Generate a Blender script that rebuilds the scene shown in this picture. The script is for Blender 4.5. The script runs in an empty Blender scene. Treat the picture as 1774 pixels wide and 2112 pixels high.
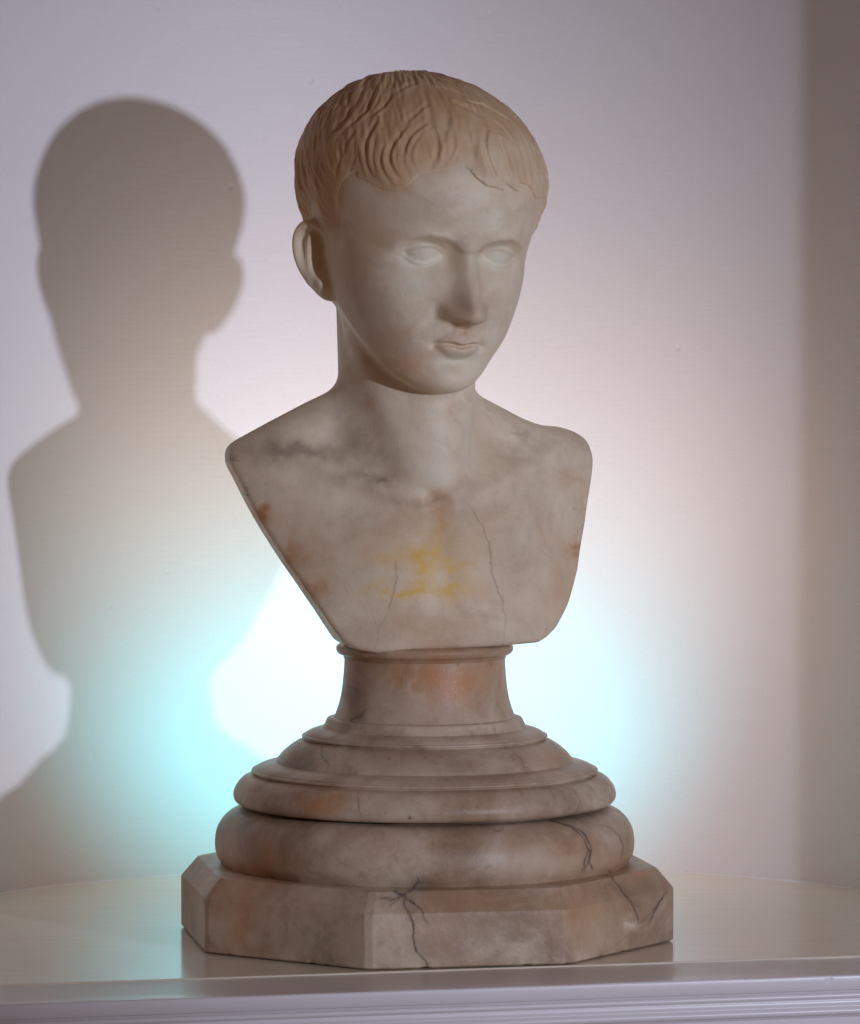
import bpy, math, os
import numpy as np
from mathutils import Vector

SC = bpy.context.scene
VOX = 0.85            # sculpting resolution in millimetres
F32 = np.float32

# ------------------------------------------------------------------ camera
FPX, CX, CY, W0 = 8800.0, 887.0, 1056.0, 1774.0
CAM = np.array([0.0042, -3.333, 0.477])
PITCH = math.radians(2.5)
cd = bpy.data.cameras.new("camera"); cam = bpy.data.objects.new("camera", cd)
SC.collection.objects.link(cam)
cam.location = CAM
cam.rotation_euler = (math.pi / 2 - PITCH, 0, 0)
cd.sensor_fit = 'HORIZONTAL'; cd.sensor_width = 36.0
cd.lens = 36.0 * FPX / W0
cd.clip_start = 0.1; cd.clip_end = 60
SC.camera = cam
SC.view_settings.view_transform = 'Standard'
SC.view_settings.look = 'None'
SC.view_settings.gamma = 1.0
SC.view_settings.exposure = 0.0
SC.render.resolution_x = 860; SC.render.resolution_y = 1024
SC.cycles.max_bounces = 8; SC.cycles.diffuse_bounces = 4
SC.cycles.use_denoising = True

# ------------------------------------------------------------------ light
w = bpy.data.worlds.new("World"); SC.world = w; w.use_nodes = True
bg = w.node_tree.nodes["Background"]
bg.inputs[0].default_value = (1.0, 0.64, 0.50, 1); bg.inputs[1].default_value = 0.095

def lamp(name, kind, loc, target, energy, color, size=0.1, **kw):
    ld = bpy.data.lights.new(name, kind); o = bpy.data.objects.new(name, ld)
    SC.collection.objects.link(o); o.location = loc
    d = Vector(target) - Vector(loc)
    o.rotation_euler = d.to_track_quat('-Z', 'Y').to_euler()
    ld.energy = energy; ld.color = color
    if kind in ('POINT', 'SPOT'): ld.shadow_soft_size = size
    if kind == 'AREA': ld.shape = 'RECTANGLE'; ld.size = size; ld.size_y = kw.pop('size_y', size)
    for k, v in kw.items(): setattr(ld, k, v)
    return o
AZ = math.radians(36.5)
lamp("key_lamp", 'SPOT', (4.6 * math.sin(AZ), -4.6 * math.cos(AZ), 0.72), (-.02, 0.2, 0.34), 455, (0.67, 0.74, 0.97), 0.06,
     spot_size=math.radians(20), spot_blend=0.9)
lamp("warm_uplight", 'SPOT', (0.0, 0.105, 0.300), (-0.01, 0.42, 0.28), 2.35, (1.0, 0.66, 0.53), 0.02,
     spot_size=math.radians(165), spot_blend=0.9)
lamp("cyan_glow_fill", 'AREA', (-0.015, 0.215, 0.088), (-0.05, 0.42, 0.17), 0.62, (0.10, 0.79, 0.95), 0.27, size_y=0.03, spread=math.radians(142))  # added lamp without a fixture of its own, tints the glow's core cyan

# ------------------------------------------------------------------ helpers
def link(name, me, parent=None, mat=None):
    o = bpy.data.objects.new(name, me); SC.collection.objects.link(o)
    if mat: me.materials.append(mat)
    if parent: o.parent = parent
    return o

def mesh_np(name, V, Q, smooth=True):
    """numpy vertices (metres) and quads or a list of faces -> mesh"""
    me = bpy.data.meshes.new(name)
    if isinstance(Q, np.ndarray):
        n = Q.shape[1]
        me.vertices.add(len(V)); me.vertices.foreach_set("co", np.asarray(V, F32).ravel())
        me.loops.add(Q.size); me.loops.foreach_set("vertex_index", np.asarray(Q, np.int32).ravel())
        me.polygons.add(len(Q))
        me.polygons.foreach_set("loop_start", np.arange(0, Q.size, n, dtype=np.int32))
        me.update(calc_edges=True); me.validate()
    else:
        me.from_pydata([tuple(v) for v in V], [], Q); me.update()
    if smooth: me.polygons.foreach_set("use_smooth", np.ones(len(me.polygons), bool))
    return me

def proj(V):
    """world metres -> pixel of the photograph"""
    d = V - CAM
    c, s = math.cos(PITCH), math.sin(PITCH)
    z = d[:, 1] * c - d[:, 2] * s
    y = d[:, 2] * c + d[:, 1] * s
    return CX + FPX * d[:, 0] / z, CY - FPX * y / z

def z_at(py, depth=0.0):
    a = math.atan((py - CY) / FPX) + PITCH
    return CAM[2] - (3.333 + depth) * math.tan(a)
def x_at(px): return (px - 876.0) * 0.0003788

def sstep(a, b, x):
    t = np.clip((x - a) / (b - a), 0, 1); return t * t * (3 - 2 * t)
def smin(a, b, k):
    h = np.maximum(k - np.abs(a - b), 0) / k
    return np.minimum(a, b) - h * h * k * 0.25
def smax(a, b, k): return -smin(-a, -b, k)

def blur1(a, s):
    r = int(4 * s) + 1; k = np.exp(-0.5 * (np.arange(-r, r + 1) / s) ** 2); k /= k.sum()
    return np.convolve(np.pad(a, r, mode='edge'), k, 'valid')
def blur2(a, s):
    r = int(3 * s) + 1; k = np.exp(-0.5 * (np.arange(-r, r + 1) / s) ** 2); k /= k.sum()
    p = np.pad(a, ((r, r), (0, 0)), mode='edge'); o = np.zeros_like(a)
    for i, q in enumerate(k): o += q * p[i:i + a.shape[0]]
    p = np.pad(o, ((0, 0), (r, r)), mode='edge'); o2 = np.zeros_like(a)
    for i, q in enumerate(k): o2 += q * p[:, i:i + a.shape[1]]
    return o2

class Tab1:
    def __init__(s, pts, sig=3.0, st=0.5):
        x, y = np.array(pts, float).T; o = np.argsort(x); x, y = x[o], y[o]
        s.x0, s.st = x[0] - 20, st
        g = np.arange(s.x0, x[-1] + 20, st); s.v = blur1(np.interp(g, x, y), sig / st).astype(F32)
    def __call__(s, x):
        t = np.clip((x - s.x0) / s.st, 0, len(s.v) - 1.001); i = t.astype(np.int32); f = (t - i).astype(F32)
        return s.v[i] * (1 - f) + s.v[i + 1] * f
class Tab2:
    def __init__(s, x0, x1, y0, y1, st, fn):
        s.x0, s.y0, s.st = x0, y0, st
        gx, gy = np.meshgrid(np.arange(x0, x1 + st, st), np.arange(y0, y1 + st, st), indexing='ij')
        s.v = fn(gx, gy).astype(F32)
    def __call__(s, x, y):
        a = np.clip((x - s.x0) / s.st, 0, s.v.shape[0] - 1.001); b = np.clip((y - s.y0) / s.st, 0, s.v.shape[1] - 1.001)
        i = a.astype(np.int32); j = b.astype(np.int32); f = (a - i).astype(F32); g = (b - j).astype(F32); v = s.v
        return (v[i, j] * (1 - f) + v[i + 1, j] * f) * (1 - g) + (v[i, j + 1] * (1 - f) + v[i + 1, j + 1] * f) * g

def seg2(x, y, a, b):
    dx, dy = b[0] - a[0], b[1] - a[1]
    t = np.clip(((x - a[0]) * dx + (y - a[1]) * dy) / (dx * dx + dy * dy + 1e-9), 0, 1)
    return np.hypot(x - a[0] - t * dx, y - a[1] - t * dy), t
def pl2(x, y, pts):
    """distance to a 2-D polyline and position along it 0..1"""
    best = np.full(np.shape(x), 1e9); tt = np.zeros(np.shape(x)); n = len(pts) - 1
    for i in range(n):
        d, t = seg2(x, y, pts[i], pts[i + 1]); m = d < best
        best = np.where(m, d, best); tt = np.where(m, (i + t) / n, tt)
    return best, tt
def poly2(x, y, pts):
    """signed distance to a closed polygon, negative inside"""
    d = np.full(np.shape(x), 1e9); ins = np.zeros(np.shape(x), bool); n = len(pts)
    for i in range(n):
        a, b = pts[i], pts[(i + 1) % n]
        d = np.minimum(d, seg2(x, y, a, b)[0])
        c = (a[1] > y) != (b[1] > y)
        with np.errstate(divide='ignore', invalid='ignore'):
            xi = (b[0] - a[0]) * (y - a[1]) / (b[1] - a[1] + 1e-12) + a[0]
        ins ^= c & (x < xi)
    return np.where(ins, -d, d)
def G(d, s): return np.exp(-0.5 * (d / s) ** 2)
def chaikin(p, n=2):
    p = [tuple(map(float, q)) for q in p]
    for _ in range(n):
        o = [p[0]]
        for a, b in zip(p, p[1:]):
            o.append(tuple(.75 * u + .25 * v for u, v in zip(a, b))); o.append(tuple(.25 * u + .75 * v for u, v in zip(a, b)))
        o.append(p[-1]); p = o
    return p

# ------------------------------------------------------------------ the figure, in millimetres
YAW, HP, ROLL = map(math.radians, (24.0, 10.0, 2.0))
H0 = np.array([-2.3, -6.0, 545.5])
fw = np.array([math.sin(YAW), -math.cos(YAW), 0]); rt = np.array([math.cos(YAW), math.sin(YAW), 0]); up = np.array([0, 0, 1.0])
fw2 = fw * math.cos(HP) - up * math.sin(HP); up2 = up * math.cos(HP) + fw * math.sin(HP)
rt3 = rt * math.cos(ROLL) - up2 * math.sin(ROLL); up3 = up2 * math.cos(ROLL) + rt * math.sin(ROLL); fw3 = fw2
RM = np.stack([rt3, fw3, up3]).astype(F32)          # rows: local x, f, z
def to_head(P): return (P - H0.astype(F32)) @ RM.T
def from_head(L): return np.asarray(L) @ RM + H0

wT = Tab1([(-125, 20), (-118, 24), (-110, 35), (-98, 45.5), (-78, 58.5), (-60, 66.5), (-40, 73), (-20, 76), (0, 76.5), (20, 77), (45, 78), (80, 76)], 5)
PT = Tab1([(-126, 52), (-119, 66), (-112, 78), (-105, 86), (-98, 89.5), (-90, 88.5), (-81, 86), (-72, 87.5), (-62, 89.5), (-50, 89), (-30, 88), (-12, 88), (5, 90.5), (18, 94), (30, 95.5), (50, 94.5), (80, 88)], 3)
zbT = Tab1([(-60, -46), (-20, -54), (0, -62), (15, -76), (35, -94), (58, -108), (80, -116), (110, -121)], 5)
noseH = Tab1([(-70, 0), (-54.5, 0), (-52.8, 5), (-51, 14), (-48.5, 21), (-45, 24.5), (-40, 25.5), (-34, 23.5), (-26, 19), (-14, 13), (-4, 8.5), (4, 5), (14, 1.5), (24, 0)], 1.3)
noseW = Tab1([(-60, 9.5), (-44, 9.8), (-35, 9.6), (-20, 9.2), (-5, 8.6), (8, 11), (20, 16)], 3)

def face_disp(x, z):
    ax = np.abs(x); w = wT(z); P = PT(z)
    base = P * np.power(np.clip(1 - (ax / w) ** 2.35, 1e-4, 1), 1 / 2.35)
    D = np.zeros_like(x)
    # nose: ridge, tip, wings
    nh, nw = noseH(z), noseW(z)
    D += nh * np.exp(-np.power(ax / nw, 2.5) * 0.9)
    D += 2.2 * G(np.hypot(x, (z + 43)), 7.0)
    for s in (-1, 1):
        D += 10.5 * np.exp(-np.power(np.hypot((x - s * 12.8) / 6.8, (z + 44.0) / 7.5), 2.3)) * sstep(-51.5, -46.0, z)
        D -= 2.2 * G(np.hypot((x - s * 21.0), (z + 43) / 1.6), 2.4)
        D -= 3.5 * G(np.hypot((x - s * 8.5) / 1.2, (z + 51)), 2.2)
        # soft side of the nose into the cheek
        D += 3.0 * G(np.hypot((x - s * 15) / 1.0, (z + 24) / 2.4), 7)
    # brow ridge and glabella
    for s in (-1, 1):
        d, t = pl2(x, z, [(s * 7, 3), (s * 13, 8.5), (s * 23, 12.6), (s * 35, 13.2), (s * 46, 9.5), (s * 54, 3)])
        above = sstep(-2.5, 2.5, z - np.interp(ax, [7, 13, 23, 35, 46, 54], [3, 8.5, 12.6, 13.2, 9.5, 3]))
        D += 4.0 * G(d, 3.8) * sstep(.02, .40, t) * (1 - 0.4 * t)
        # socket
        D -= 12.5 * G(np.hypot((x - s * 29) / 1.5, (z + 1.0) / 1.0), 9.5) * (1 - above * .9)
        D -= 8.5 * G(np.hypot((x - s * 15) / 1.0, (z - 2.0) / 1.4), 5.5)
        D -= 2.5 * G(np.hypot((x - s * 34) / 1.9, (z - 8.5) / 1.0), 3.5) * (1 - above)
        # temple
        D -= 3.0 * G(np.hypot(x - s * 66, (z - 22) / 1.4), 12)
        # cheek bone and cheek
        D += 3.2 * G(np.hypot((x - s * 44) / 1.3, z + 26), 15)
        D += 1.2 * G(np.hypot((x - s * 42) / 1.1, z + 62), 13)
        # naso-labial fold
        d, t = pl2(x, z, [(s * 19, -44), (s * 26, -54), (s * 31, -64)])
        D -= 1.0 * G(d, 3.0)
        # pouch by the mouth corner
        D += 1.6 * G(np.hypot(x - s * 31, z + 70), 5.5)
    # muzzle
    D += 4.0 * G(np.hypot(x / 1.25, (z + 66)), 15)
    # philtrum
    D -= 1.0 * G(x, 2.2) * sstep(-60, -57.5, z) * (1 - sstep(-54, -51, z))
    D += 0.5 * G(ax - 4.5, 1.8) * sstep(-60, -57.5, z) * (1 - sstep(-54, -51, z))
    # lips
    ML = 19.0
    zm = -68.6 - 0.9 * G(x, 4.5) + 1.1 * G(ax - 10, 5) - 0.6 * sstep(15, ML, ax)
    q = np.clip(1 - (ax / ML) ** 2.2, 0, 1)
    up_h = 9.0 * np.power(q, .8) + 0.8 * G(ax - 4.5, 2.5) - 0.5 * G(x, 2)
    lo_h = 8.6 * np.power(q, .75)
    tu = (z - zm) / np.maximum(up_h, .6); tl = (zm - z) / np.maximum(lo_h, .6)
    ul = np.where((tu >= 0) & (tu <= 1.25), np.power(np.clip(1 - (tu / 1.25), 0, 1), .8) * np.clip(tu * 5, 0, 1), 0)
    ll = np.where((tl >= 0) & (tl <= 1.35), np.power(np.clip(1 - ((tl - .38) / .97) ** 2, 0, 1), .7) * np.clip(tl * 4, 0, 1), 0)
    lips = (ul * 4.9 + G(x, 3.5) * ul * 1.0 + ll * 4.6) * np.power(q, .45)
    lips -= 3.0 * G(z - zm, 0.9) * (ax < ML + 2) * sstep(ML + 2, ML - 3, ax)
    lips -= 3.4 * G(np.hypot(ax - ML - .5, z + 69.4), 2.6)
    D += blur2(lips, 0.55 / .4)
    # under lip and chin
    D -= 4.6 * G(np.hypot(x / 2.1, (z + 82)), 4.0)
    D += 4.0 * G(np.hypot(x / 1.15, (z + 99)), 9.5)
    H = base + D
    # eyes
    for s in (-1, 1):
        ex, ez, ef, R = s * 31.5, -1.6, 64.5, 14.0
        dx = (x - ex) * s            # + is outwards
        r2 = (x - ex) ** 2 + (z - ez) ** 2
        ball = ef + np.sqrt(np.clip(R * R - r2, 0, None)) - 0.06 * dx
        lid = ef + np.sqrt(np.clip((R + 1.8) ** 2 - r2, 0, None)) - 0.06 * dx
        tt = np.clip((dx + 14.5) / 29.5, 0, 1)           # 0 inner 1 outer corner
        zu = ez + 0.2 + 6.1 * np.power(np.clip(np.sin(np.pi * np.power(tt, .85)), 0, 1), .72) - 1.0 * (tt - .5)
        zl = ez - 0.3 - 6.2 * np.power(np.clip(np.sin(np.pi * np.power(tt, 1.15)), 0, 1), .8) - 1.0 * (tt - .5)
        inside = sstep(-.3, .7, zu - z) * sstep(-.3, .7, z - zl) * ((dx > -14.5) & (dx < 15.0))
        near = G(np.maximum(np.hypot(dx / 1.2, z - ez) - 11, 0), 4)
        # rim of the upper lid, then its fold
        band = np.clip(1 - (dx / 17.5) ** 2, 0, 1) ** .5
        Hs = np.where(r2 < (R + 2.0) ** 2, smax(H, lid, 3.0), H)
        fold = .85 * G(z - (zu + 2.6), .75) * band * sstep(-17, -8, dx) * (1 - .3 * sstep(8, 16, dx))
        rim = 1.1 * G(z - (zu + .9), .8) * band
        rl = G(z - (zl - .9), .9) * band
        low = G(z - (zl - 4.5), 1.6) * band
        Hs = Hs - 1.25 * fold + .55 * rim + .45 * rl - .5 * low
        H = Hs * (1 - inside) + np.maximum(np.minimum(ball, Hs - .25), Hs - 1.7) * inside
    return H - base

DT = Tab2(-75, 75, -124, 60, 0.4, face_disp)
DT.v = blur2(DT.v.astype(float), 0.7).astype(F32)

# ear height map, u backwards 0..38, v up -32..32
EAR_OUT = chaikin([(-3, -22), (-2, -12), (-3, 0), (-2, 12), (4, 24), (12, 31.5), (21, 33), (29, 29), (34, 20), (35, 8), (32, -6), (26, -17), (19, -25), (12, -31.5), (5, -33), (-1, -30), (-3, -22)], 3)[:-1]
def ear_out(u, v): return poly2(u, v, EAR_OUT)
def ear_h(u, v):
    d = -poly2(u, v, EAR_OUT)                 # depth inside the outline
    back = sstep(-4, 8, u + .2 * v)
    ring = sstep(-24, -10, v)
    h = np.zeros_like(u)
    hx, t = pl2(u, v, chaikin([(6, 2), (2, 10), (4, 20), (10, 27.5), (20, 29.5), (27, 26), (31, 18), (31.5, 7), (28.5, -6), (23, -16)], 2))
    h += 4.3 * np.exp(-np.power(hx / 4.3, 3)) * (1 - .4 * sstep(.75, 1, t))
    ax_, t2 = pl2(u, v, chaikin([(13, 23), (19, 18), (22.5, 8), (21.5, -4), (17, -13), (11, -17)], 2))
    h += 4.0 * G(ax_, 3.0) * sstep(0, .25, t2)
    h -= 1.7 * G(np.hypot((u - 26) / .7, (v - 10) / 3.6), 3.5)
    h -= 5.4 * np.exp(-np.power(np.hypot((u - 10.5) / 8.8, (v - 0.5) / 11.0), 2.6))
    h -= 2.6 * np.exp(-np.power(np.hypot((u - 11) / 6.5, (v - 15) / 7.0), 4))
    h -= 3.0 * np.exp(-np.power(np.hypot((u - 6) / 4.0, (v + 12) / 4.5), 4))
    h += 4.5 * G(np.hypot((u - 0.5) / 1.0, (v + 7) / 1.7), 3.4)
    h += 1.2 * G(np.hypot(u - 12, v + 18), 4.5)
    h += 3.2 * G(np.hypot((u - 10) / 1.5, v + 24), 6)
    return h
EO = Tab2(-14, 46, -44, 44, .4, ear_out); EH = Tab2(-14, 46, -44, 44, .4, ear_h)
EH.v = blur2(EH.v.astype(float), 2.4).astype(F32)

def sd_ell(x, y, z, c, r):
    px, py, pz = (x - c[0]) / r[0], (y - c[1]) / r[1], (z - c[2]) / r[2]
    k0 = np.sqrt(px * px + py * py + pz * pz); k1 = np.sqrt((px / r[0]) ** 2 + (py / r[1]) ** 2 + (pz / r[2]) ** 2) + 1e-6
    return k0 * (k0 - 1) / k1
def sd_cone(P, a, b, ra, rb, sx=1.0):
    a = np.array(a, F32); b = np.array(b, F32); d = b - a
    q = P - a; t = np.clip(q @ d / (d @ d), 0, 1)
    r = q - t[:, None] * d
    return np.sqrt((r * r).sum(1)) - (ra + (rb - ra) * t)

def sd_head(P, ears=True):
    L = to_head(P); x, f, z = L[:, 0], L[:, 1], L[:, 2]
    xc = x; x = x + 4.0 * sstep(-66, -108, z) * sstep(0, 40, f)
    cr = sd_ell(x, f, z, (0, -12, 44), (90.5, 106, 76.5))
    cr = smin(cr, sd_ell(x, f, z, (-7, -31, 49), (74, 70, 67)), 18)
    cr = smin(cr, sd_ell(x, f, z, (0, -40, 8), (66, 64, 64)), 24)
    ax = np.abs(x); w_ = wT(z); P_ = PT(z)
    D = DT(x, z) * sstep(20, 45, f)
    f2 = np.maximum(f - D, 0)
    g = np.power((ax / w_) ** 2.35 + (f2 / P_) ** 2.35 + 1e-9, 1 / 2.35)
    face = (g - 1) * np.minimum(w_, P_)
    face = smax(face, zbT(f - D) + 0.05 * ax - 3.5 - z, 21)
    face = smax(face, z - 62, 30)
    face = smax(face, -30 - f, 30)
    d = smin(cr, face, 16)
    if ears:
        for s in (-1, 1):
            a = math.radians(40 if s < 0 else 30)
            qx, qf, qz = x * s - 70.0, f + 2.0, z + 20.0
            u_ = qx * math.sin(a) - qf * math.cos(a); n_ = qx * math.cos(a) + qf * math.sin(a)
            tl = math.radians(12); u = u_ * math.cos(tl) - qz * math.sin(tl); v = qz * math.cos(tl) + u_ * math.sin(tl)
            # back-tilt: top of the ear leans backwards
            h = EH(u, v) + 2.0 + 0.004 * (u - 16) ** 2
            th = 5.2 + 5.5 * sstep(16, 0, u)
            e = np.maximum(n_ - h, (h - np.minimum(EH(u, v), 1.5) * .35 - th * 1.6) - n_ - .25 * (18 - u) * (u < 18))
            e = smax(e, EO(u, v), 3.0)
            d = smin(d, e, 3.0)
    return d

# torso frame
PSI = math.radians(13)
tf = np.array([math.sin(PSI), -math.cos(PSI), 0], F32); tr = np.array([math.cos(PSI), math.sin(PSI), 0], F32)
def zmm(py): return z_at(py) * 1000
def xmm(px): return x_at(px) * 1000
EDGE_F = [(225, 46), (240, 40), (260, 30), (300, 12), (340, -4), (385, -20), (420, -25)]
def out_pt(px, py, side):
    z = zmm(py); fe = np.interp(z, *zip(*EDGE_F)) - (16 if side < 0 else 2)
    z += 0.075 * fe if z < 250 else 0.04 * fe
    return ((xmm(px) - fe * math.sin(PSI)) / math.cos(PSI), z)
LEFT = [(488, 886), (474, 900), (463, 915), (460.5, 932), (465, 955), (484, 992), (505, 1034), (533, 1085), (579, 1160), (626, 1229), (663, 1281), (691, 1318), (719, 1334), (756, 1341)]
RIGHT = [(858, 1339), (998, 1334), (1105, 1329), (1123, 1318), (1142, 1299), (1165, 1248), (1188, 1178), (1207, 1085), (1219, 1002), (1225.5, 946), (1223, 915), (1220, 890)]
poly = [out_pt(x + 8, y, -1) for x, y in LEFT] + [out_pt(x + 5, y, 1) for x, y in RIGHT]
poly = [(poly[0][0], 560)] + poly + [(poly[-1][0], 560)]
OUT = Tab2(-180, 180, 200, 470, 1.0, lambda a, b: poly2(a, b, poly))
OUT.v = blur2(OUT.v.astype(float), 1.2).astype(F32)
topT = Tab1([(xmm(a), zmm(b) - 0.5) for a, b in [(420, 928), (452, 914), (475, 905), (500, 895), (556, 865), (626, 830), (696, 798), (740, 785), (839, 785), (940, 795), (981, 812), (1035, 840), (1081, 864), (1119, 877), (1156, 879), (1184, 887), (1207, 899), (1225, 915), (1250, 940)]], 3)
midF = Tab1([(200, 58), (225, 60), (260, 66), (290, 64), (315, 57), (335, 47), (345, 43), (365, 36), (390, 22), (420, 2), (450, -12)], 7)
falT = Tab1([(200, .0022), (240, .0024), (300, .0036), (345, .0030), (385, .0024), (430, .0020)], 10)
def chestF(x, z):
    F = midF(z) - falT(z) * x * x
    for s in (-1, 1):
        d, t = pl2(x, z, [(s * 14, 344), (s * 45, 352), (s * 80, 368), (s * 112, 384)])
        F += 6.6 * G(d, 5.5) * (1 - .5 * t) * (1.0 if s < 0 else .6)
        d, t = pl2(x, z, [(s * 22, 336), (s * 60, 342), (s * 100, 358)])
        F -= 2.2 * G(d, 8) * (1.0 if s < 0 else .6)
        F -= 13.0 * G(np.hypot((x - s * 62) / 1.9, (z - 385)), 11) * (1.0 if s < 0 else .7)
        F += 7.0 * G(np.hypot((x - s * 55) / 1.6, z - 290), 28)
        F += 6.0 * G(np.hypot(x - s * 128, (z - 368) / 1.3), 24)
    F -= 7.5 * G(np.hypot(x, z - 349), 9)
    F -= 2.0 * G(x, 9) * sstep(225, 260, z) * (1 - sstep(320, 335, z))
    return F
CF = Tab2(-180, 180, 200, 470, 1.0, chestF)
NOTCH = None
def sd_fig(P, ears=True, torso=True):
    d = sd_head(P, ears)
    # neck
    n0 = (-13, 12, 372); n1 = from_head((0, -25, -44))
    nk = sd_cone(P, n0, n1, 53, 53)
    notch = (-4 + 8, -42, 352)
    nk = smin(nk, sd_cone(P, from_head((-50, -12, -42)), (-3, -38, 352), 15, 8), 13)
    nk = smin(nk, sd_cone(P, from_head((50, -12, -42)), (14, -37, 354), 15, 8), 13)
    nk = smin(nk, sd_cone(P, (2, -22, 368), from_head((0, 30, -85)), 25, 22), 26)
    if torso:
        q = P - np.array([-8, 0, 0], F32) * 0
        xl = P @ tr; f = P @ tf; z = P[:, 2]
        F = CF(xl, z)
        B = F - 30 - 46 * G(xl, 48)
        t = smax(f - F, B - f, 10)
        t = smax(t, z - topT(P[:, 0]), 22)
        t = smax(t, OUT(xl, z), 5)
        nk = smax(nk, 330 - z, 10)
        nk = smin(nk, t, 13)
        nk = np.maximum(nk, OUT(xl, z) - 1)
    return smin(d, nk, 11)

def surface_nets(fn, lo, hi, h):
    lo = np.array(lo, float); n = (np.ceil((np.array(hi) - lo) / h / 8) * 8).astype(int)
    nb = n // 8
    F = np.empty(tuple(n), F32)
    c = [lo[i] + (np.arange(nb[i]) * 8 + 3.5) * h for i in range(3)]
    g = np.stack(np.meshgrid(*c, indexing='ij'), -1).reshape(-1, 3).astype(F32)
    cv = np.concatenate([fn(g[i:i + 400000]) for i in range(0, len(g), 400000)]).reshape(tuple(nb))
    F6 = F.reshape(nb[0], 8, nb[1], 8, nb[2], 8)
    F6[:] = np.where(cv > 0, 9, -9).astype(F32)[:, None, :, None, :, None]
    act = np.argwhere(np.abs(cv) < 8 * h * 0.87 * 1.55)
    o = np.arange(8); off = np.stack(np.meshgrid(o, o, o, indexing='ij'), -1).reshape(-1, 3)
    for s in range(0, len(act), 1200):
        a = act[s:s + 1200]
        idx = (a[:, None, :] * 8 + off[None]).reshape(-1, 3)
        v = fn((lo + idx * h).astype(F32)).reshape(len(a), 8, 8, 8)
        F6[a[:, 0], :, a[:, 1], :, a[:, 2], :] = v
    S = F < 0
    vid = np.full(tuple(n - 1), -1, np.int32)
    m = np.zeros(tuple(n - 1), np.uint8)
    for i in (0, 1):
        for j in (0, 1):
            for k in (0, 1):
                m += S[i:n[0] - 1 + i, j:n[1] - 1 + j, k:n[2] - 1 + k]
    cells = np.argwhere((m > 0) & (m < 8)); del m
    vid[cells[:, 0], cells[:, 1], cells[:, 2]] = np.arange(len(cells))
    acc = np.zeros((len(cells), 3)); cnt = np.zeros(len(cells))
    C = [(i, j, k) for i in (0, 1) for j in (0, 1) for k in (0, 1)]
    for a in C:
        for ax in range(3):
            if a[ax]: continue
            b = list(a); b[ax] = 1
            fa = F[cells[:, 0] + a[0], cells[:, 1] + a[1], cells[:, 2] + a[2]]; fb = F[cells[:, 0] + b[0], cells[:, 1] + b[1], cells[:, 2] + b[2]]
            cr = (fa < 0) != (fb < 0)
            t = np.where(cr, fa / np.where(fa == fb, 1, fa - fb), 0)
            p = np.array(a, float)[None].repeat(len(cells), 0); p[:, ax] = t
            acc += p * cr[:, None]; cnt += cr
    V = lo + (cells + acc / cnt[:, None]) * h
    quads = []
    for ax in range(3):
        b1, b2 = (ax + 1) % 3, (ax + 2) % 3
        sl0 = [slice(1, None)] * 3; sl1 = [slice(1, None)] * 3
        sl0[ax] = slice(0, n[ax] - 1); sl1[ax] = slice(1, n[ax])
        s0, s1 = S[tuple(sl0)], S[tuple(sl1)]
        e = np.argwhere(s0 != s1); inside = s0[e[:, 0], e[:, 1], e[:, 2]]
        add = np.ones(3, int); add[ax] = 0; e = e + add
        def cid(d1, d2):
            q = e.copy(); q[:, b1] -= d1; q[:, b2] -= d2
            ok = (q < (n - 1)).all(1) & (q >= 0).all(1)
            r = np.full(len(q), -1, np.int32); qq = q[ok]; r[ok] = vid[qq[:, 0], qq[:, 1], qq[:, 2]]; return r
        Q = np.stack([cid(1, 1), cid(0, 1), cid(0, 0), cid(1, 0)], 1)
        Q = np.where(inside[:, None], Q, Q[:, ::-1])
        quads.append(Q[(Q >= 0).all(1)])
    return V, np.concatenate(quads)

def grad(fn, V, e=0.6):
    V = V.astype(F32); K = np.array([[1, -1, -1], [-1, -1, 1], [-1, 1, -1], [1, 1, 1]], F32); g = np.zeros_like(V); s = 0
    for k in K:
        out = np.concatenate([fn(V[i:i + 300000] + k * e) for i in range(0, len(V), 300000)])
        g += k * out[:, None]; s = s + out / 4
    return g / (4 * e), s

def build_figure():
    V, Q = surface_nets(sd_fig, (-172, -118, 222), (160, 128, 684), VOX)
    for _ in range(2):
        g, s = grad(sd_fig, V); n2 = (g * g).sum(1)
        st = np.clip(s / np.maximum(n2, .15), -.6 * VOX, .6 * VOX)
        V = V - g * st[:, None]
    return V, Q

# ------------------------------------------------------------------ hair
def ray_dir(px, py):
    c, s = math.cos(PITCH), math.sin(PITCH)
    x, y, z = (px - CX) / FPX, 1.0, -(py - CY) / FPX
    d = np.array([x, y * c + z * s, z * c - y * s]); return d / np.linalg.norm(d)
def hit(px, py):
    o = CAM * 1000; d = ray_dir(px, py); t = 3150.0
    best = (1e9, t)
    for _ in range(60):
        p = (o + d * t).astype(F32)[None]; v = float(sd_fig(p, False, False)[0])
        if abs(v) < best[0]: best = (abs(v), t)
        if v < .05: break
        t += max(v * .8, .15)
        if t > 3480: t = best[1]; break
    return o + d * t
HAIRLINE = [(716, 482), (714, 440), (712, 405), (719, 384), (733, 372), (752, 378), (772, 391), (796, 400), (822, 401), (846, 388), (866, 368), (890, 361), (918, 357), (942, 352), (958, 347),
            (967, 352), (979, 367), (1000, 384), (1037, 394), (1043, 381), (1066, 397), (1071, 378), (1088, 384), (1094, 392), (1102, 410)]
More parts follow.
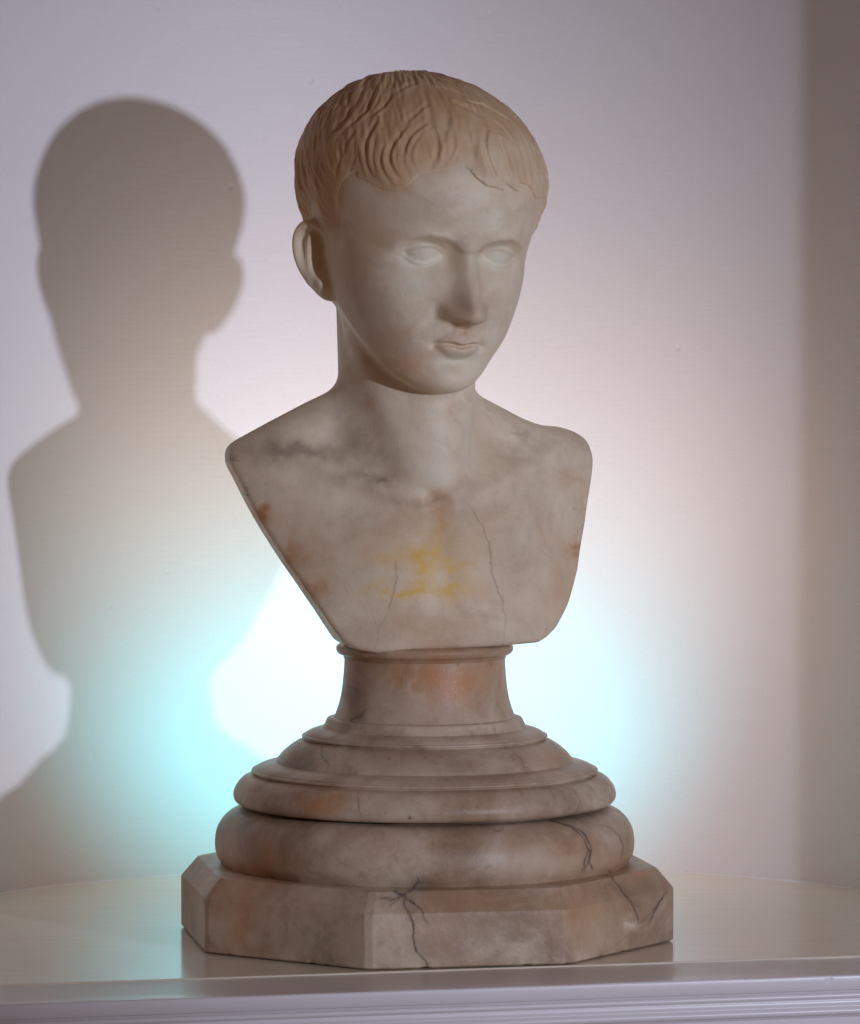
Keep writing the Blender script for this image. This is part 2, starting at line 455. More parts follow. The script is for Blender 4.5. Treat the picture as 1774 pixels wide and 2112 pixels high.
SK = [  # grooves traced between locks: (points, depth, width)
    ([(695, 235), (693, 259), (685, 281)], 1.5, 1.8), ([(741, 218), (729, 240), (717, 259), (700, 274), (688, 290)], 2.2, 2.0),
    ([(779, 193), (772, 217), (758, 239), (743, 254), (729, 266)], 1.8, 1.6), ([(809, 201), (801, 220), (784, 237), (770, 249)], 1.4, 1.6),
    ([(782, 257), (763, 286), (758, 315), (760, 344), (770, 368), (796, 385)], 2.0, 1.7), ([(796, 303), (789, 324), (789, 344), (797, 366), (813, 381)], 1.5, 1.4),
    ([(841, 266), (819, 293), (806, 317), (806, 341), (818, 361), (838, 378)], 2.1, 1.6), ([(879, 262), (855, 278), (838, 303), (833, 327), (835, 344), (845, 359)], 1.5, 1.5),
    ([(900, 280), (903, 300), (903, 315), (899, 332), (884, 354)], 3.0, 1.7),
    ([(736, 327), (726, 346), (722, 362)], 1.2, 1.5), ([(709, 317), (702, 344), (695, 366)], 1.4, 1.8),
    ([(922, 249), (918, 276), (908, 301)], 1.6, 2.2), ([(940, 222), (968, 232), (988, 249)], 1.9, 2.2), ([(966, 218), (1002, 230), (1027, 245), (1044, 256)], 1.5, 1.3),
    ([(1010, 206), (1036, 220), (1058, 240)], 1.6, 1.4), ([(1075, 252), (1085, 276), (1090, 300)], 1.4, 1.6),
    ([(970, 300), (974, 326), (984, 350)], 2.6, 3.2), ([(1000, 273), (996, 303), (1003, 336), (1015, 361), (1034, 390)], 2.0, 1.3),
    ([(1027, 293), (1039, 319), (1047, 349), (1062, 390)], 2.2, 1.4), ([(1068, 310), (1076, 336), (1081, 364), (1086, 382)], 1.6, 1.4),
    ([(1012, 290), (1020, 322), (1030, 355), (1048, 384)], .9, 1.0), ([(1050, 300), (1060, 330), (1066, 360), (1072, 380)], .9, 1.0),
    ([(930, 270), (938, 300), (928, 330), (908, 352)], 1.0, 1.2), ([(950, 262), (956, 290), (948, 318), (930, 345)], .9, 1.2),
    ([(880, 225), (850, 250), (826, 275), (812, 296)], 1.0, 1.5), ([(868, 285), (852, 306), (848, 330), (856, 350), (872, 362)], .8, 1.2),
    ([(822, 300), (818, 325), (822, 345), (834, 366)], .9, 1.1), ([(776, 300), (773, 325), (776, 350), (790, 374)], .9, 1.2),
    ([(735, 280), (722, 300), (714, 325)], 1.0, 1.6), ([(660, 260), (652, 290), (650, 320)], .9, 1.6), ([(672, 320), (664, 350), (662, 380)], .8, 1.6),
    ([(640, 320), (637, 350), (640, 385)], .7, 1.6), ([(684, 380), (680, 410), (682, 440)], .6, 1.6), ([(655, 395), (655, 420), (662, 445)], .6, 1.6),
    ([(1100, 320), (1106, 345), (1108, 372)], 1.0, 1.4), ([(1058, 268), (1072, 292), (1082, 318)], 1.0, 1.4), ([(1020, 262), (1038, 280), (1050, 300)], 1.0, 1.4),
    ([(860, 180), (835, 190), (815, 205)], .8, 1.8), ([(900, 190), (930, 196), (960, 208)], .8, 1.8), ([(720, 195), (705, 210), (696, 228)], .9, 1.8)]

HP = [(600, 482)] + HAIRLINE + [(1180, 410), (1180, 60), (560, 60), (560, 482)]
def hair_region(P, px, py):
    """signed depth inside the hair, mm, for points in mm"""
    L = (P - H0) @ RM.T.astype(float); az = np.degrees(np.arctan2(L[:, 0], L[:, 1]))
    side_z = np.interp(np.abs(az), [0, 40, 55, 62, 68, 74, 80, 86, 92, 104, 112, 122, 140, 180], [56, 54, 50, 40, 22, 2, -12, -10, 12, 14, -8, -36, -50, -56])
    sd_s = (L[:, 2] - side_z) * .8
    sd_p = -poly2(px, py, HP) * .3788
    front = sstep(-97, -86, az) * (1 - sstep(44, 58, az))
    return np.where(az > -97, sd_s * (1 - front) + sd_p * front, sd_s), front
def patina_shade(V):
    P = V * 1000; out = np.zeros(len(V), F32); m = P[:, 2] > 480
    if m.any():
        px, py = proj(V[m]); d, _ = hair_region(P[m].astype(float), px, py)
        a = sstep(-9, 15, d + 3 * np.sin(px / 13.0) * np.sin(py / 17.0))
        a = a * (1.0 - .55 * sstep(930, 1010, px) * sstep(250, 330, py)) * (1 + .45 * sstep(740, 680, px) * sstep(240, 380, py))  # browner on the side turned from the key: stain plus painted shade
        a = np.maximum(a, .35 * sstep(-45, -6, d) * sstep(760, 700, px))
        out[m] = a
    return out
def put_patina_shade(me, V):
    a = me.attributes.new("patina_shade", 'FLOAT', 'POINT'); a.data.foreach_set("value", patina_shade(V).astype(F32))
def build_hair():
    NA, NP = 880, 480
    C = np.array([0, -8, 38.0])
    # polar axis: the crown, a little behind the top
    pole = np.array([0.06, -.66, .75]); pole /= np.linalg.norm(pole)
    e1 = np.cross(pole, [1, 0, 0]); e1 /= np.linalg.norm(e1); e2 = np.cross(pole, e1)
    if e1[1] < 0: e1 = -e1; e2 = -e2
    th = np.linspace(0, 2 * np.pi, NA, endpoint=False)
    # reach of the shell: further down at the back than on the forehead
    end = np.radians(np.interp(np.degrees(np.arccos(np.cos(th))), [0, 40, 75, 100, 130, 180], [148, 146, 132, 120, 108, 102]))
    ph = np.linspace(0.012, 1, NP)[None] * end[:, None]
    d = np.cos(ph)[..., None] * pole + np.sin(ph)[..., None] * (np.cos(th)[:, None, None] * e1 + np.sin(th)[:, None, None] * e2)
    d = d.reshape(-1, 3)
    def at(t): return from_head(C + d * t[:, None]).astype(F32)
    a = np.full(len(d), 55.0); b = np.full(len(d), 150.0)
    fn = lambda P: np.concatenate([sd_fig(P[i:i + 200000], False, False) for i in range(0, len(P), 200000)])
    for _ in range(13):
        mth = (a + b) / 2; v = fn(at(mth)); ins = v < 0
        a = np.where(ins, mth, a); b = np.where(ins, b, mth)
    T = (a + b) / 2
    P = at(T).astype(float)
    # smooth outward normal from the grid itself
    G3 = P.reshape(NA, NP, 3)
    du = np.roll(G3, -1, 0) - np.roll(G3, 1, 0); dv = np.gradient(G3, axis=1)
    N = np.cross(du.reshape(-1, 3), dv.reshape(-1, 3)); N /= np.linalg.norm(N, axis=1)[:, None] + 1e-9
    Dw = d @ RM
    N *= np.sign((N * Dw).sum(1))[:, None]
    L = (P - H0) @ RM.T.astype(float); az = np.degrees(np.arctan2(L[:, 0], L[:, 1]))
    px, py = proj(P / 1000)
    sdf, front = hair_region(P, px, py)
    soft = np.where(px < 960, 3.4, .9)              # the left temple melts into the skin, the right locks are crisp
    soft = np.where(px < 738, 9.0, soft)
    cover = sstep(-.25, 1, sdf / soft)
    # combed relief following the meridians, wavy
    thv = np.repeat(th, NP); tv = (ph / end[:, None]).reshape(-1)
    rng = np.random.default_rng(4)
    rel = np.zeros(len(P))
    for k in range(26):
        n = int(rng.integers(20, 95)); amp = .30 * (40 / n) ** .5
        wv = thv * n + rng.uniform(0, 6.28) + rng.uniform(2, 5) * np.sin(tv * rng.uniform(3, 9) + rng.uniform(0, 6.28) + 2 * np.sin(thv * 3 + k)) * (n / 40)
        rel += amp * np.sin(wv) * (.5 + .5 * np.sin(tv * rng.uniform(6, 16) + thv * rng.integers(1, 5) + rng.uniform(0, 6)))
    rel *= sstep(.04, .3, tv) * .8
    rel = np.where(front * sstep(.4, .6, tv) > 0, rel * .55, rel)
    groove = np.zeros(len(P)); ridge = np.zeros(len(P)); strand = np.zeros(len(P))
    for pts, dep, wd in SK:
        W = np.array([hit(*p) for p in chaikin(pts, 1)])
        c = W.mean(0); R = np.linalg.norm(W - c, axis=1).max() + 9
        idx = np.where(((P - c) ** 2).sum(1) < R * R)[0]; Q = P[idx]
        best = np.full(len(idx), 1e9); tt = np.zeros(len(idx)); sg = np.zeros(len(idx)); ns = len(W) - 1
        for i in range(ns):
            A, B = W[i], W[i + 1]; AB = B - A
            t = np.clip((Q - A) @ AB / (AB @ AB), 0, 1); dd = np.linalg.norm(Q - A - t[:, None] * AB, axis=1); m = dd < best
            best = np.where(m, dd, best); tt = np.where(m, (i + t) / ns, tt)
            sg = np.where(m, np.sign((np.cross(AB, Q - A) * N[idx]).sum(1)), sg)
        tap = np.sin(np.pi * np.clip(tt * .86 + .1, 0, 1)) ** .6
        prof = np.where(sg > 0, G(best, wd * .75), G(best, wd * 1.5))
        groove[idx] = np.maximum(groove[idx], dep * (.6 if pts[0][0] < 960 or pts[0][1] < 250 else .95) * prof * tap)
        stri = .16 * np.cos(best * 2 * np.pi / 1.75) * G(best, 4.5) * tap
        strand[idx] = np.where(np.abs(stri) > np.abs(strand[idx]), stri, strand[idx])
        rr = G(best - wd * 2.1, wd * .9) * np.where(sg > 0, 1, .6) * tap
        ridge[idx] = np.maximum(ridge[idx], .35 * dep * rr)
    thick = 4.2 + rel + ridge - groove + strand
    thin = .05 + .6 * sstep(955, 985, px); thick *= thin + (1 - thin) * sstep(0, 30 - 8 * sstep(738, 760, px) - 6 * sstep(955, 985, px), sdf)
    off = -2.2 + cover * (thick + 2.2)
    V = P + N * off[:, None]
    inner = P - N * 7.0
    n = len(P); idx = np.arange(n).reshape(NA, NP); nx = np.roll(idx, -1, 0)
    Q1 = np.stack([idx[:, :-1], idx[:, 1:], nx[:, 1:], nx[:, :-1]], -1).reshape(-1, 4)
    Q2 = Q1[:, ::-1] + n
    rim = np.stack([idx[:, -1], idx[:, -1] + n, nx[:, -1] + n, nx[:, -1]], -1)
    ca = np.stack([idx[:, 0], nx[:, 0], nx[:, 0], idx[:, 0]], -1)
    # caps at the crown
    VV = np.concatenate([V, inner, V[idx[:, 0]].mean(0)[None], inner[idx[:, 0]].mean(0)[None]])
    c1 = [(int(nx[i, 0]), int(2 * n), int(idx[i, 0])) for i in range(NA)]
    c2 = [(int(idx[i, 0] + n), int(2 * n + 1), int(nx[i, 0] + n)) for i in range(NA)]
    quads = np.concatenate([Q1, Q2, rim])
    test = np.cross(V[Q1[5000, 1]] - V[Q1[5000, 0]], V[Q1[5000, 2]] - V[Q1[5000, 1]]) @ N[Q1[5000, 0]]
    if test < 0: quads = quads[:, ::-1]; c1 = [t[::-1] for t in c1]; c2 = [t[::-1] for t in c2]
    return VV, quads, c1 + c2

# ------------------------------------------------------------------ marks in the stone, with painted light and shade among them, placed where the photograph has them
ORANGE = [(540, 1063, 24, 15, 1.5), (652, 1218, 24, 16, 1.2), (619, 1155, 32, 18, .7), (1186, 985, 30, 16, .8), (1186, 1132, 14, 13, 1.3), (600, 1130, 14, 60, .5), (1200, 1060, 10, 80, .4), (1145, 1215, 30, 45, .35),
          (760, 836, 22, 12, .5), (935, 842, 12, 9, .4), (795, 490, 34, 22, .35), (760, 500, 60, 60, .2), (830, 690, 26, 14, .45), (800, 745, 60, 26, .5), (840, 765, 40, 20, .4), (722, 585, 18, 26, .5), (955, 645, 50, 30, .3),
          (905, 1075, 22, 22, .55), (900, 1040, 30, 40, .3), (930, 1160, 120, 110, .28), (700, 1110, 60, 30, .2), (1130, 1100, 50, 60, .2), (880, 1290, 150, 40, .35),
          (835, 1395, 45, 22, .6), (935, 1410, 58, 42, 1.5), (905, 1400, 30, 30, .6), (735, 1365, 60, 16, .7), (720, 1410, 30, 30, .5), (1010, 1380, 20, 16, .5), (830, 385, 26, 12, .5), (990, 508, 4, 4, 1.2),
          (655, 1660, 42, 22, 1.0), (680, 1640, 60, 26, .4), (505, 1620, 40, 20, .3), (545, 1775, 40, 60, .7), (800, 1745, 60, 30, .3), (1180, 1750, 60, 40, .25), (1110, 1590, 60, 26, .35), (1140, 1560, 26, 12, .4),
          (500, 1900, 32, 60, .8), (420, 1830, 60, 30, .5), (1190, 1890, 50, 60, .5), (1310, 1800, 36, 24, .3), (450, 1780, 60, 30, .5), (1340, 1770, 50, 20, .6), (1020, 1860, 150, 20, .3), (620, 1860, 120, 20, .35)]
YELLOW = [(868, 1172, 16, 30, 1.2), (880, 1136, 34, 10, 1.1), (935, 1166, 26, 10, .9), (795, 1150, 50, 18, .5), (905, 1090, 10, 30, .55), (925, 1212, 34, 12, 1.0), (880, 1225, 50, 12, .7), (840, 1222, 60, 10, .5), (900, 1165, 90, 70, .35), (800, 1225, 60, 12, .45), (905, 1150, 14, 30, .4)]
GREY = [(640, 930, 90, 16, .9), (760, 985, 60, 14, .8), (795, 995, 16, 8, 1.1), (700, 860, 30, 50, .5), (890, 1032, 40, 16, .8), (1078, 895, 14, 10, .7), (560, 930, 70, 30, .5), (1060, 1150, 50, 50, .3), (470, 950, 12, 6, 1), (508, 1020, 10, 5, 1),  # clouds, plus shade painted along collarbone, neck hollow, notch and cheek
        (700, 700, 60, 80, .25), (770, 620, 70, 60, .35), (1010, 640, 60, 60, .25), (905, 420, 120, 40, .3), (900, 600, 30, 60, .2), (745, 1200, 50, 50, .25), (750, 1320, 60, 40, .3),
        (730, 1425, 26, 20, .9), (748, 1475, 14, 16, 1.1), (660, 1520, 60, 20, .4), (900, 1570, 200, 30, .3), (600, 1560, 40, 40, .5), (1050, 1600, 100, 26, .4), (520, 1700, 120, 30, .5), (1180, 1690, 90, 26, .5), (840, 1845, 34, 26, .9),
        (650, 1920, 110, 70, .55), (1360, 1910, 26, 40, .5), (1330, 1830, 60, 30, .4), (380, 1880, 30, 60, .4), (880, 1830, 18, 12, .9)]
WHITE = [(1300, 1905, 12, 14, 1.4), (815, 1905, 50, 26, .7), (855, 1420, 10, 40, .6), (800, 1430, 80, 26, .4), (1000, 1480, 120, 30, .4), (1150, 1780, 90, 24, .5), (1230, 1915, 40, 40, .5), (1010, 1508, 40, 14, .6), (880, 980, 40, 40, .6), (870, 900, 50, 40, .3),  # pale stone, plus light painted on the neck and lower base ring
         (870, 532, 46, 24, .9), (1022, 534, 34, 28, .9), (930, 752, 40, 18, .9), (860, 585, 60, 26, .6), (1035, 590, 30, 40, .5), (1000, 450, 60, 30, .5), (950, 1915, 140, 30, .3), (520, 1015, 40, 20, .35), (700, 1230, 40, 30, .3), (1180, 960, 30, 30, .35), (1000, 1300, 60, 40, .25)]  # eyes, chin, cheeks and forehead brightened: light painted into the stone
VEINS = [([(963, 1038), (982, 1062), (997, 1090), (1008, 1120), (1014, 1150), (1013, 1180), (1022, 1205), (1035, 1235), (1041, 1265), (1043, 1290), (1038, 1330)], 1.5, 1.0),
         ([(815, 1158), (819, 1190), (812, 1225), (800, 1268), (782, 1295), (774, 1338)], 1.4, .9), ([(904, 1165), (909, 1195), (905, 1225), (913, 1260), (916, 1300)], 1.2, .35), ([(738, 1170), (734, 1200), (736, 1225)], 1.0, .35),
         ([(1000, 1057), (1045, 1056)], 1.0, .3), ([(472, 951), (492, 950)], 1.6, .9), ([(502, 1018), (514, 1022)], 1.6, .9), ([(1213, 1040), (1200, 1036)], 1, .5), ([(1206, 1095), (1190, 1088)], 1, .5),
         ([(704, 1412), (730, 1420), (748, 1437)], 2, .6), ([(752, 1466), (742, 1478), (724, 1486), (735, 1494)], 2.2, 1.0),
         ([(1135, 1693), (1180, 1705), (1205, 1728), (1216, 1755), (1213, 1780), (1203, 1797)], 2.2, 1.1), ([(1190, 1710), (1208, 1722), (1219, 1746), (1215, 1770), (1224, 1795)], 1.8, 1.0), ([(1216, 1752), (1205, 1778), (1208, 1798)], 2, .9),
         ([(1250, 1702), (1276, 1722), (1288, 1745), (1280, 1775)], 1.7, .8), ([(1225, 1700), (1255, 1704)], 1.4, .4), ([(823, 1735), (816, 1765), (822, 1780)], 1.5, .45), ([(862, 1810), (858, 1825), (848, 1840)], 2.4, 1.0),
         ([(855, 1818), (872, 1822)], 2, .8), ([(788, 1852), (812, 1856), (832, 1848), (852, 1835)], 2.6, 1.0), ([(812, 1838), (832, 1848), (838, 1872), (852, 1900), (854, 1930), (858, 1962), (880, 1985), (882, 2003)], 2.2, 1.1),
         ([(835, 1850), (855, 1862), (870, 1880), (884, 1905)], 2.0, 1.0), ([(805, 1868), (826, 1852)], 1.6, .7), ([(855, 1958), (866, 1968)], 2, .6),
         ([(1258, 1797), (1270, 1822), (1290, 1848), (1305, 1868), (1316, 1900)], 2.2, 1.1), ([(1376, 1838), (1362, 1860), (1345, 1885), (1336, 1905)], 1.8, .9), ([(1316, 1905), (1330, 1898), (1350, 1875), (1374, 1850)], 1.4, .6),
         ([(1300, 1860), (1318, 1872)], 1.6, .6), ([(664, 1538), (666, 1560), (678, 1582)], 1.5, .7), ([(1060, 1552), (1078, 1570), (1085, 1592)], 1.4, .5), ([(738, 1634), (740, 1660), (744, 1686)], 1.3, .45), ([(1130, 1618), (1140, 1640), (1146, 1662)], 1.3, .5),
         ([(954, 1660), (952, 1690)], 1.2, .4), ([(1018, 1500), (1024, 1518)], 1.4, .6), ([(972, 1505), (976, 1524)], 1.3, .4), ([(1004, 1376), (1016, 1366)], 1.5, .5), ([(830, 1400), (829, 1418)], 1.2, .4),
         ([(540, 1630), (525, 1655)], 1.2, .4), ([(1200, 1990), (1260, 1960), (1300, 1925)], 1.2, .35)]
SPOTS = [(845, 1687, 4, 1.2), (562, 1808, 2.5, 1), (945, 1370, 3, .8), (752, 1510, 3, .6), (802, 1565, 3, .7), (877, 1562, 3, .6), (795, 1678, 3, .6), (958, 1677, 3, .6), (985, 1664, 3, .7), (1128, 1297, 2, .7), (1184, 1050, 2, .7), (1300, 1755, 2, .6)]

_rg = np.random.default_rng(21).random((256, 256))
def vn(x, y, sc, seed=0):
    """smooth value noise, -1..1"""
    x = x / sc + 13.7 * seed; y = y / sc + 7.3 * seed
    i = np.floor(x).astype(int); j = np.floor(y).astype(int); f = x - i; g = y - j; f = f * f * (3 - 2 * f); g = g * g * (3 - 2 * g)
    q = lambda a, b: _rg[a % 256, b % 256]
    return ((q(i, j) * (1 - f) + q(i + 1, j) * f) * (1 - g) + (q(i, j + 1) * (1 - f) + q(i + 1, j + 1) * f) * g) * 2 - 1
def marks(V, front_y=0.06):
    """per-vertex stone marks: r orange, g yellow, b dark vein, a grey(+) or white(-) cloud, painted shade or light"""
    px, py = proj(V); n = len(V)
    # soften the outlines with a little waviness of their own
    wx = px + 11 * vn(px, py, 31, 1) + 7 * vn(px, py, 13, 2) + 4 * vn(px, py, 6, 3); wy = py + 11 * vn(px, py, 29, 4) + 7 * vn(px, py, 14, 5) + 4 * vn(px, py, 6, 6)
    vis = sstep(front_y + .03, front_y - .02, V[:, 1])
    out = np.zeros((n, 4), F32)
    for ch, lst, sg in ((0, ORANGE, 1), (1, YELLOW, 1), (3, GREY, 1), (3, WHITE, -1)):
        for x, y, sx, sy, a in lst:
            m = (np.abs(px - x) < 3.2 * sx + 12) & (np.abs(py - y) < 3.2 * sy + 12)
            if m.any(): out[m, ch] += sg * a * np.exp(-0.9 * np.power(((wx[m] - x) / sx) ** 2 + ((wy[m] - y) / sy) ** 2, .8))
    for k, (pts, wd, a) in enumerate(VEINS):
        xs, ys = zip(*pts)
        m = (px > min(xs) - 12) & (px < max(xs) + 12) & (py > min(ys) - 12) & (py < max(ys) + 12)
        if m.any():
            jx = px[m] + 2.6 * vn(px[m], py[m], 17, 7 + k) + 1.3 * vn(px[m], py[m], 6, 8 + k); jy = py[m] + 1.6 * vn(px[m], py[m], 15, 9 + k)
            if pts[0][1] < 1345: wd, a = wd * .8, a * .62
            else: wd, a = wd * .85, a * 1.45
            a = a * (.75 + .35 * vn(px[m], py[m], 22, 31 + k)); wd = wd * (.9 + .35 * vn(px[m], py[m], 12, 41 + k))
            d, t = pl2(jx, jy, pts)
            out[m, 2] = np.maximum(out[m, 2], a * (np.exp(-np.power(d / wd, 2) * .8) + .22 * np.exp(-d / (wd * 2.5))) * (.45 + .55 * np.sin(np.pi * np.clip(t * .8 + .12, 0, 1))))
    for x, y, r, a in SPOTS:
        m = (np.abs(px - x) < 12) & (np.abs(py - y) < 12)
        if m.any(): out[m, 2] = np.maximum(out[m, 2], a * np.exp(-(((px[m] - x) ** 2 + (py[m] - y) ** 2) / r ** 2)))
    return out * vis[:, None]
def put_marks(me, V):
    a = me.color_attributes.new("marks", 'FLOAT_COLOR', 'POINT'); m = marks(V); m[:, 3] = m[:, 3] * .25 + .5
    a.data.foreach_set("color", m.astype(F32).ravel())

# ------------------------------------------------------------------ materials
def new_mat(name):
    m = bpy.data.materials.new(name); m.use_nodes = True
    nt = m.node_tree; return m, nt, nt.nodes["Principled BSDF"]
def nd(nt, t, **kw):
    n = nt.nodes.new(t)
    for k, v in kw.items():
        if k.startswith('i_'): n.inputs[k[2:].replace('_', ' ')].default_value = v
        else: setattr(n, k, v)
    return n
def mixc(nt, fac, a, b, mode='MIX'):
    n = nt.nodes.new('ShaderNodeMix'); n.data_type = 'RGBA'; n.blend_type = mode; n.clamp_factor = True
    for s, v in ((0, fac), (6, a), (7, b)):
        if hasattr(v, 'is_output'): nt.links.new(v, n.inputs[s])
        else: n.inputs[s].default_value = v if s == 0 else (*v, 1)
    return n.outputs[2]
def mth(nt, op, a, b=0.0, c=0.0):
    n = nt.nodes.new('ShaderNodeMath'); n.operation = op
    for i, v in enumerate((a, b, c)):
        if hasattr(v, 'is_output'): nt.links.new(v, n.inputs[i])
        else: n.inputs[i].default_value = v
    return n.outputs[0]
def ramp(nt, x, lo, hi):
    n = nt.nodes.new('ShaderNodeMapRange'); nt.links.new(x, n.inputs[0]); n.inputs[1].default_value = lo; n.inputs[2].default_value = hi
    n.interpolation_type = 'SMOOTHSTEP'; return n.outputs[0]
def noise(nt, vec, scale, detail=4, rough=.55, dist=0.0):
    n = nt.nodes.new('ShaderNodeTexNoise'); n.inputs['Scale'].default_value = scale; n.inputs['Detail'].default_value = detail
    n.inputs['Roughness'].default_value = rough; n.inputs['Distortion'].default_value = dist
    nt.links.new(vec, n.inputs['Vector']); return n.outputs[0]

def marble(name, base, warm, cloud=.5, veins=.35, rough=.42, sss=.3, bump=.38, brown=.3, dark=None):
    m, nt, p = new_mat(name)
    tc = nd(nt, 'ShaderNodeTexCoord').outputs['Object']
    at = nd(nt, 'ShaderNodeAttribute', attribute_name="marks")
    sp = nd(nt, 'ShaderNodeSeparateColor'); nt.links.new(at.outputs['Color'], sp.inputs[0])
    dark = dark or tuple(c * .66 for c in base)
    col = mixc(nt, ramp(nt, noise(nt, tc, 10, 4, .6, .8), .36, .66), base, warm)
    col = mixc(nt, mth(nt, 'MULTIPLY', ramp(nt, noise(nt, tc, 15, 6, .68, .5), .42, .74), cloud), col, dark)
    # fine grey-brown flecking through the stone
    col = mixc(nt, mth(nt, 'MULTIPLY', ramp(nt, noise(nt, tc, 70, 5, .72, .3), .5, .8), cloud * .7), col, dark)
    col = mixc(nt, mth(nt, 'MULTIPLY', ramp(nt, noise(nt, tc, 21, 5, .65, .7), .53, .76), brown), col, (.40, .22, .11))
    # natural thin veins
    v1 = mth(nt, 'ABSOLUTE', mth(nt, 'SUBTRACT', noise(nt, tc, 7, 6, .6, 2.2), .5))
    vm = mth(nt, 'MULTIPLY', mth(nt, 'SUBTRACT', 1.0, ramp(nt, v1, .0, .03)), ramp(nt, noise(nt, tc, 9, 2), .45, .65))
    col = mixc(nt, mth(nt, 'MULTIPLY', vm, veins), col, (.16, .11, .085))
    pa = nd(nt, 'ShaderNodeAttribute', attribute_name="patina_shade").outputs['Fac']
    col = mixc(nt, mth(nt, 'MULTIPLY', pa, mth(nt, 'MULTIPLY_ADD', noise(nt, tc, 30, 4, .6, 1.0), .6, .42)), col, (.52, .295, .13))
    brk = ramp(nt, noise(nt, tc, 60, 4, .6), .3, .6)
    col = mixc(nt, mth(nt, 'MULTIPLY', mth(nt, 'MULTIPLY', sp.outputs[0], mth(nt, 'MULTIPLY_ADD', brk, .4, .6)), .8), col, (.55, .25, .10))
    col = mixc(nt, mth(nt, 'MULTIPLY', mth(nt, 'MULTIPLY', sp.outputs[1], mth(nt, 'MULTIPLY_ADD', brk, .6, .4)), .8), col, (.82, .53, .15))
    g = mth(nt, 'MULTIPLY', mth(nt, 'SUBTRACT', at.outputs['Alpha'], .5), 4.0)
    col = mixc(nt, mth(nt, 'MULTIPLY', mth(nt, 'MAXIMUM', g, 0.0), .62), col, (.25, .18, .125))
    col = mixc(nt, mth(nt, 'MULTIPLY', mth(nt, 'MAXIMUM', mth(nt, 'MULTIPLY', g, -1.0), 0.0), .6), col, tuple(min(c * 1.2, .85) for c in base))
    col = mixc(nt, mth(nt, 'MULTIPLY', sp.outputs[2], .8), col, (.15, .10, .075))
    # fine grain
    fine = noise(nt, tc, 900, 2, .6)
    col = mixc(nt, .09, col, mixc(nt, fine, (.25, .22, .2), (1, .96, .9)), 'OVERLAY')
    nt.links.new(col, p.inputs['Base Color'])
    nt.links.new(mth(nt, 'MULTIPLY_ADD', noise(nt, tc, 40, 4), .18, rough - .09), p.inputs['Roughness'])
    p.inputs['Subsurface Weight'].default_value = sss
    p.inputs['Subsurface Radius'].default_value = (1.0, .55, .32); p.inputs['Subsurface Scale'].default_value = .004
    p.inputs['Specular IOR Level'].default_value = .3
    h = mth(nt, 'ADD', mth(nt, 'ADD', mth(nt, 'MULTIPLY', noise(nt, tc, 120, 4, .6), .5), mth(nt, 'MULTIPLY', ramp(nt, noise(nt, tc, 420, 3, .7), .35, .75), .28)), mth(nt, 'MULTIPLY', sp.outputs[2], -.35))
    b = nd(nt, 'ShaderNodeBump'); b.inputs['Strength'].default_value = bump; b.inputs['Distance'].default_value = .0009
    nt.links.new(h, b.inputs['Height']); nt.links.new(b.outputs[0], p.inputs['Normal'])
    return m
M_FIG = marble("aged_marble", (.89, .76, .55), (.77, .60, .41), .45, .0, .5, brown=.38, dark=(.48, .355, .245))
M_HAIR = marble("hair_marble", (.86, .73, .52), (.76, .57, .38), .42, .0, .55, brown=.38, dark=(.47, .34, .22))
M_BASE = marble("veined_marble", (.66, .525, .38), (.45, .31, .19), .85, .0, .42, sss=.15, brown=.6, dark=(.26, .165, .095))

def paint(name, col, rough, stroke=(1, 1, 1), bump=.2, coat=0.0, dist=.0009, grain=.05):
    m, nt, p = new_mat(name)
    tc = nd(nt, 'ShaderNodeTexCoord').outputs['Object']
    mp = nd(nt, 'ShaderNodeMapping'); nt.links.new(tc, mp.inputs[0]); mp.inputs['Scale'].default_value = stroke
    st = noise(nt, mp.outputs[0], 90, 4, .6); bl = noise(nt, tc, 4, 3)
    fine = noise(nt, tc, 700, 2)
    c = mixc(nt, bl, tuple(v * .96 for v in col), col)
    c = mixc(nt, grain, c, mixc(nt, fine, (.1, .1, .1), (.95, .95, .95)), 'OVERLAY')
    nt.links.new(c, p.inputs['Base Color'])
    nt.links.new(mth(nt, 'MULTIPLY_ADD', st, .12, rough - .06), p.inputs['Roughness'])
    p.inputs['Coat Weight'].default_value = coat; p.inputs['Coat Roughness'].default_value = .06
    vo = nd(nt, 'ShaderNodeTexVoronoi'); vo.inputs['Scale'].default_value = 15; nt.links.new(tc, vo.inputs['Vector'])
    pit = mth(nt, 'MULTIPLY', mth(nt, 'SUBTRACT', 1.0, ramp(nt, vo.outputs['Distance'], .02, .06)), -3.0)
    h = mth(nt, 'ADD', mth(nt, 'ADD', st, mth(nt, 'MULTIPLY', noise(nt, tc, 14, 3), 1.2)), pit)
    b = nd(nt, 'ShaderNodeBump'); b.inputs['Strength'].default_value = bump; b.inputs['Distance'].default_value = dist
    nt.links.new(h, b.inputs['Height']); nt.links.new(b.outputs[0], p.inputs['Normal'])
    return m
M_WALL = paint("wall_paint", (.80, .745, .735), .55, (.35, .35, 4), .2, grain=.2)
M_EDGE = paint("edge_paint", (.86, .81, .80), .3, (.12, 1.4, 1), .14, .15)
M_LEDGE = paint("gloss_ledge_paint", (.90, .79, .63), .18, (.12, 1.4, 1), .13, .4)

def setp(o, **kw):
    for k, v in kw.items(): o[k] = v

# ------------------------------------------------------------------ niche, wall and ledge
LA = math.atan(.2265)                    # the ledge runs away to the right
NB_ = .437
def NA(t): return .450 if math.cos(t) >= 0 else .482

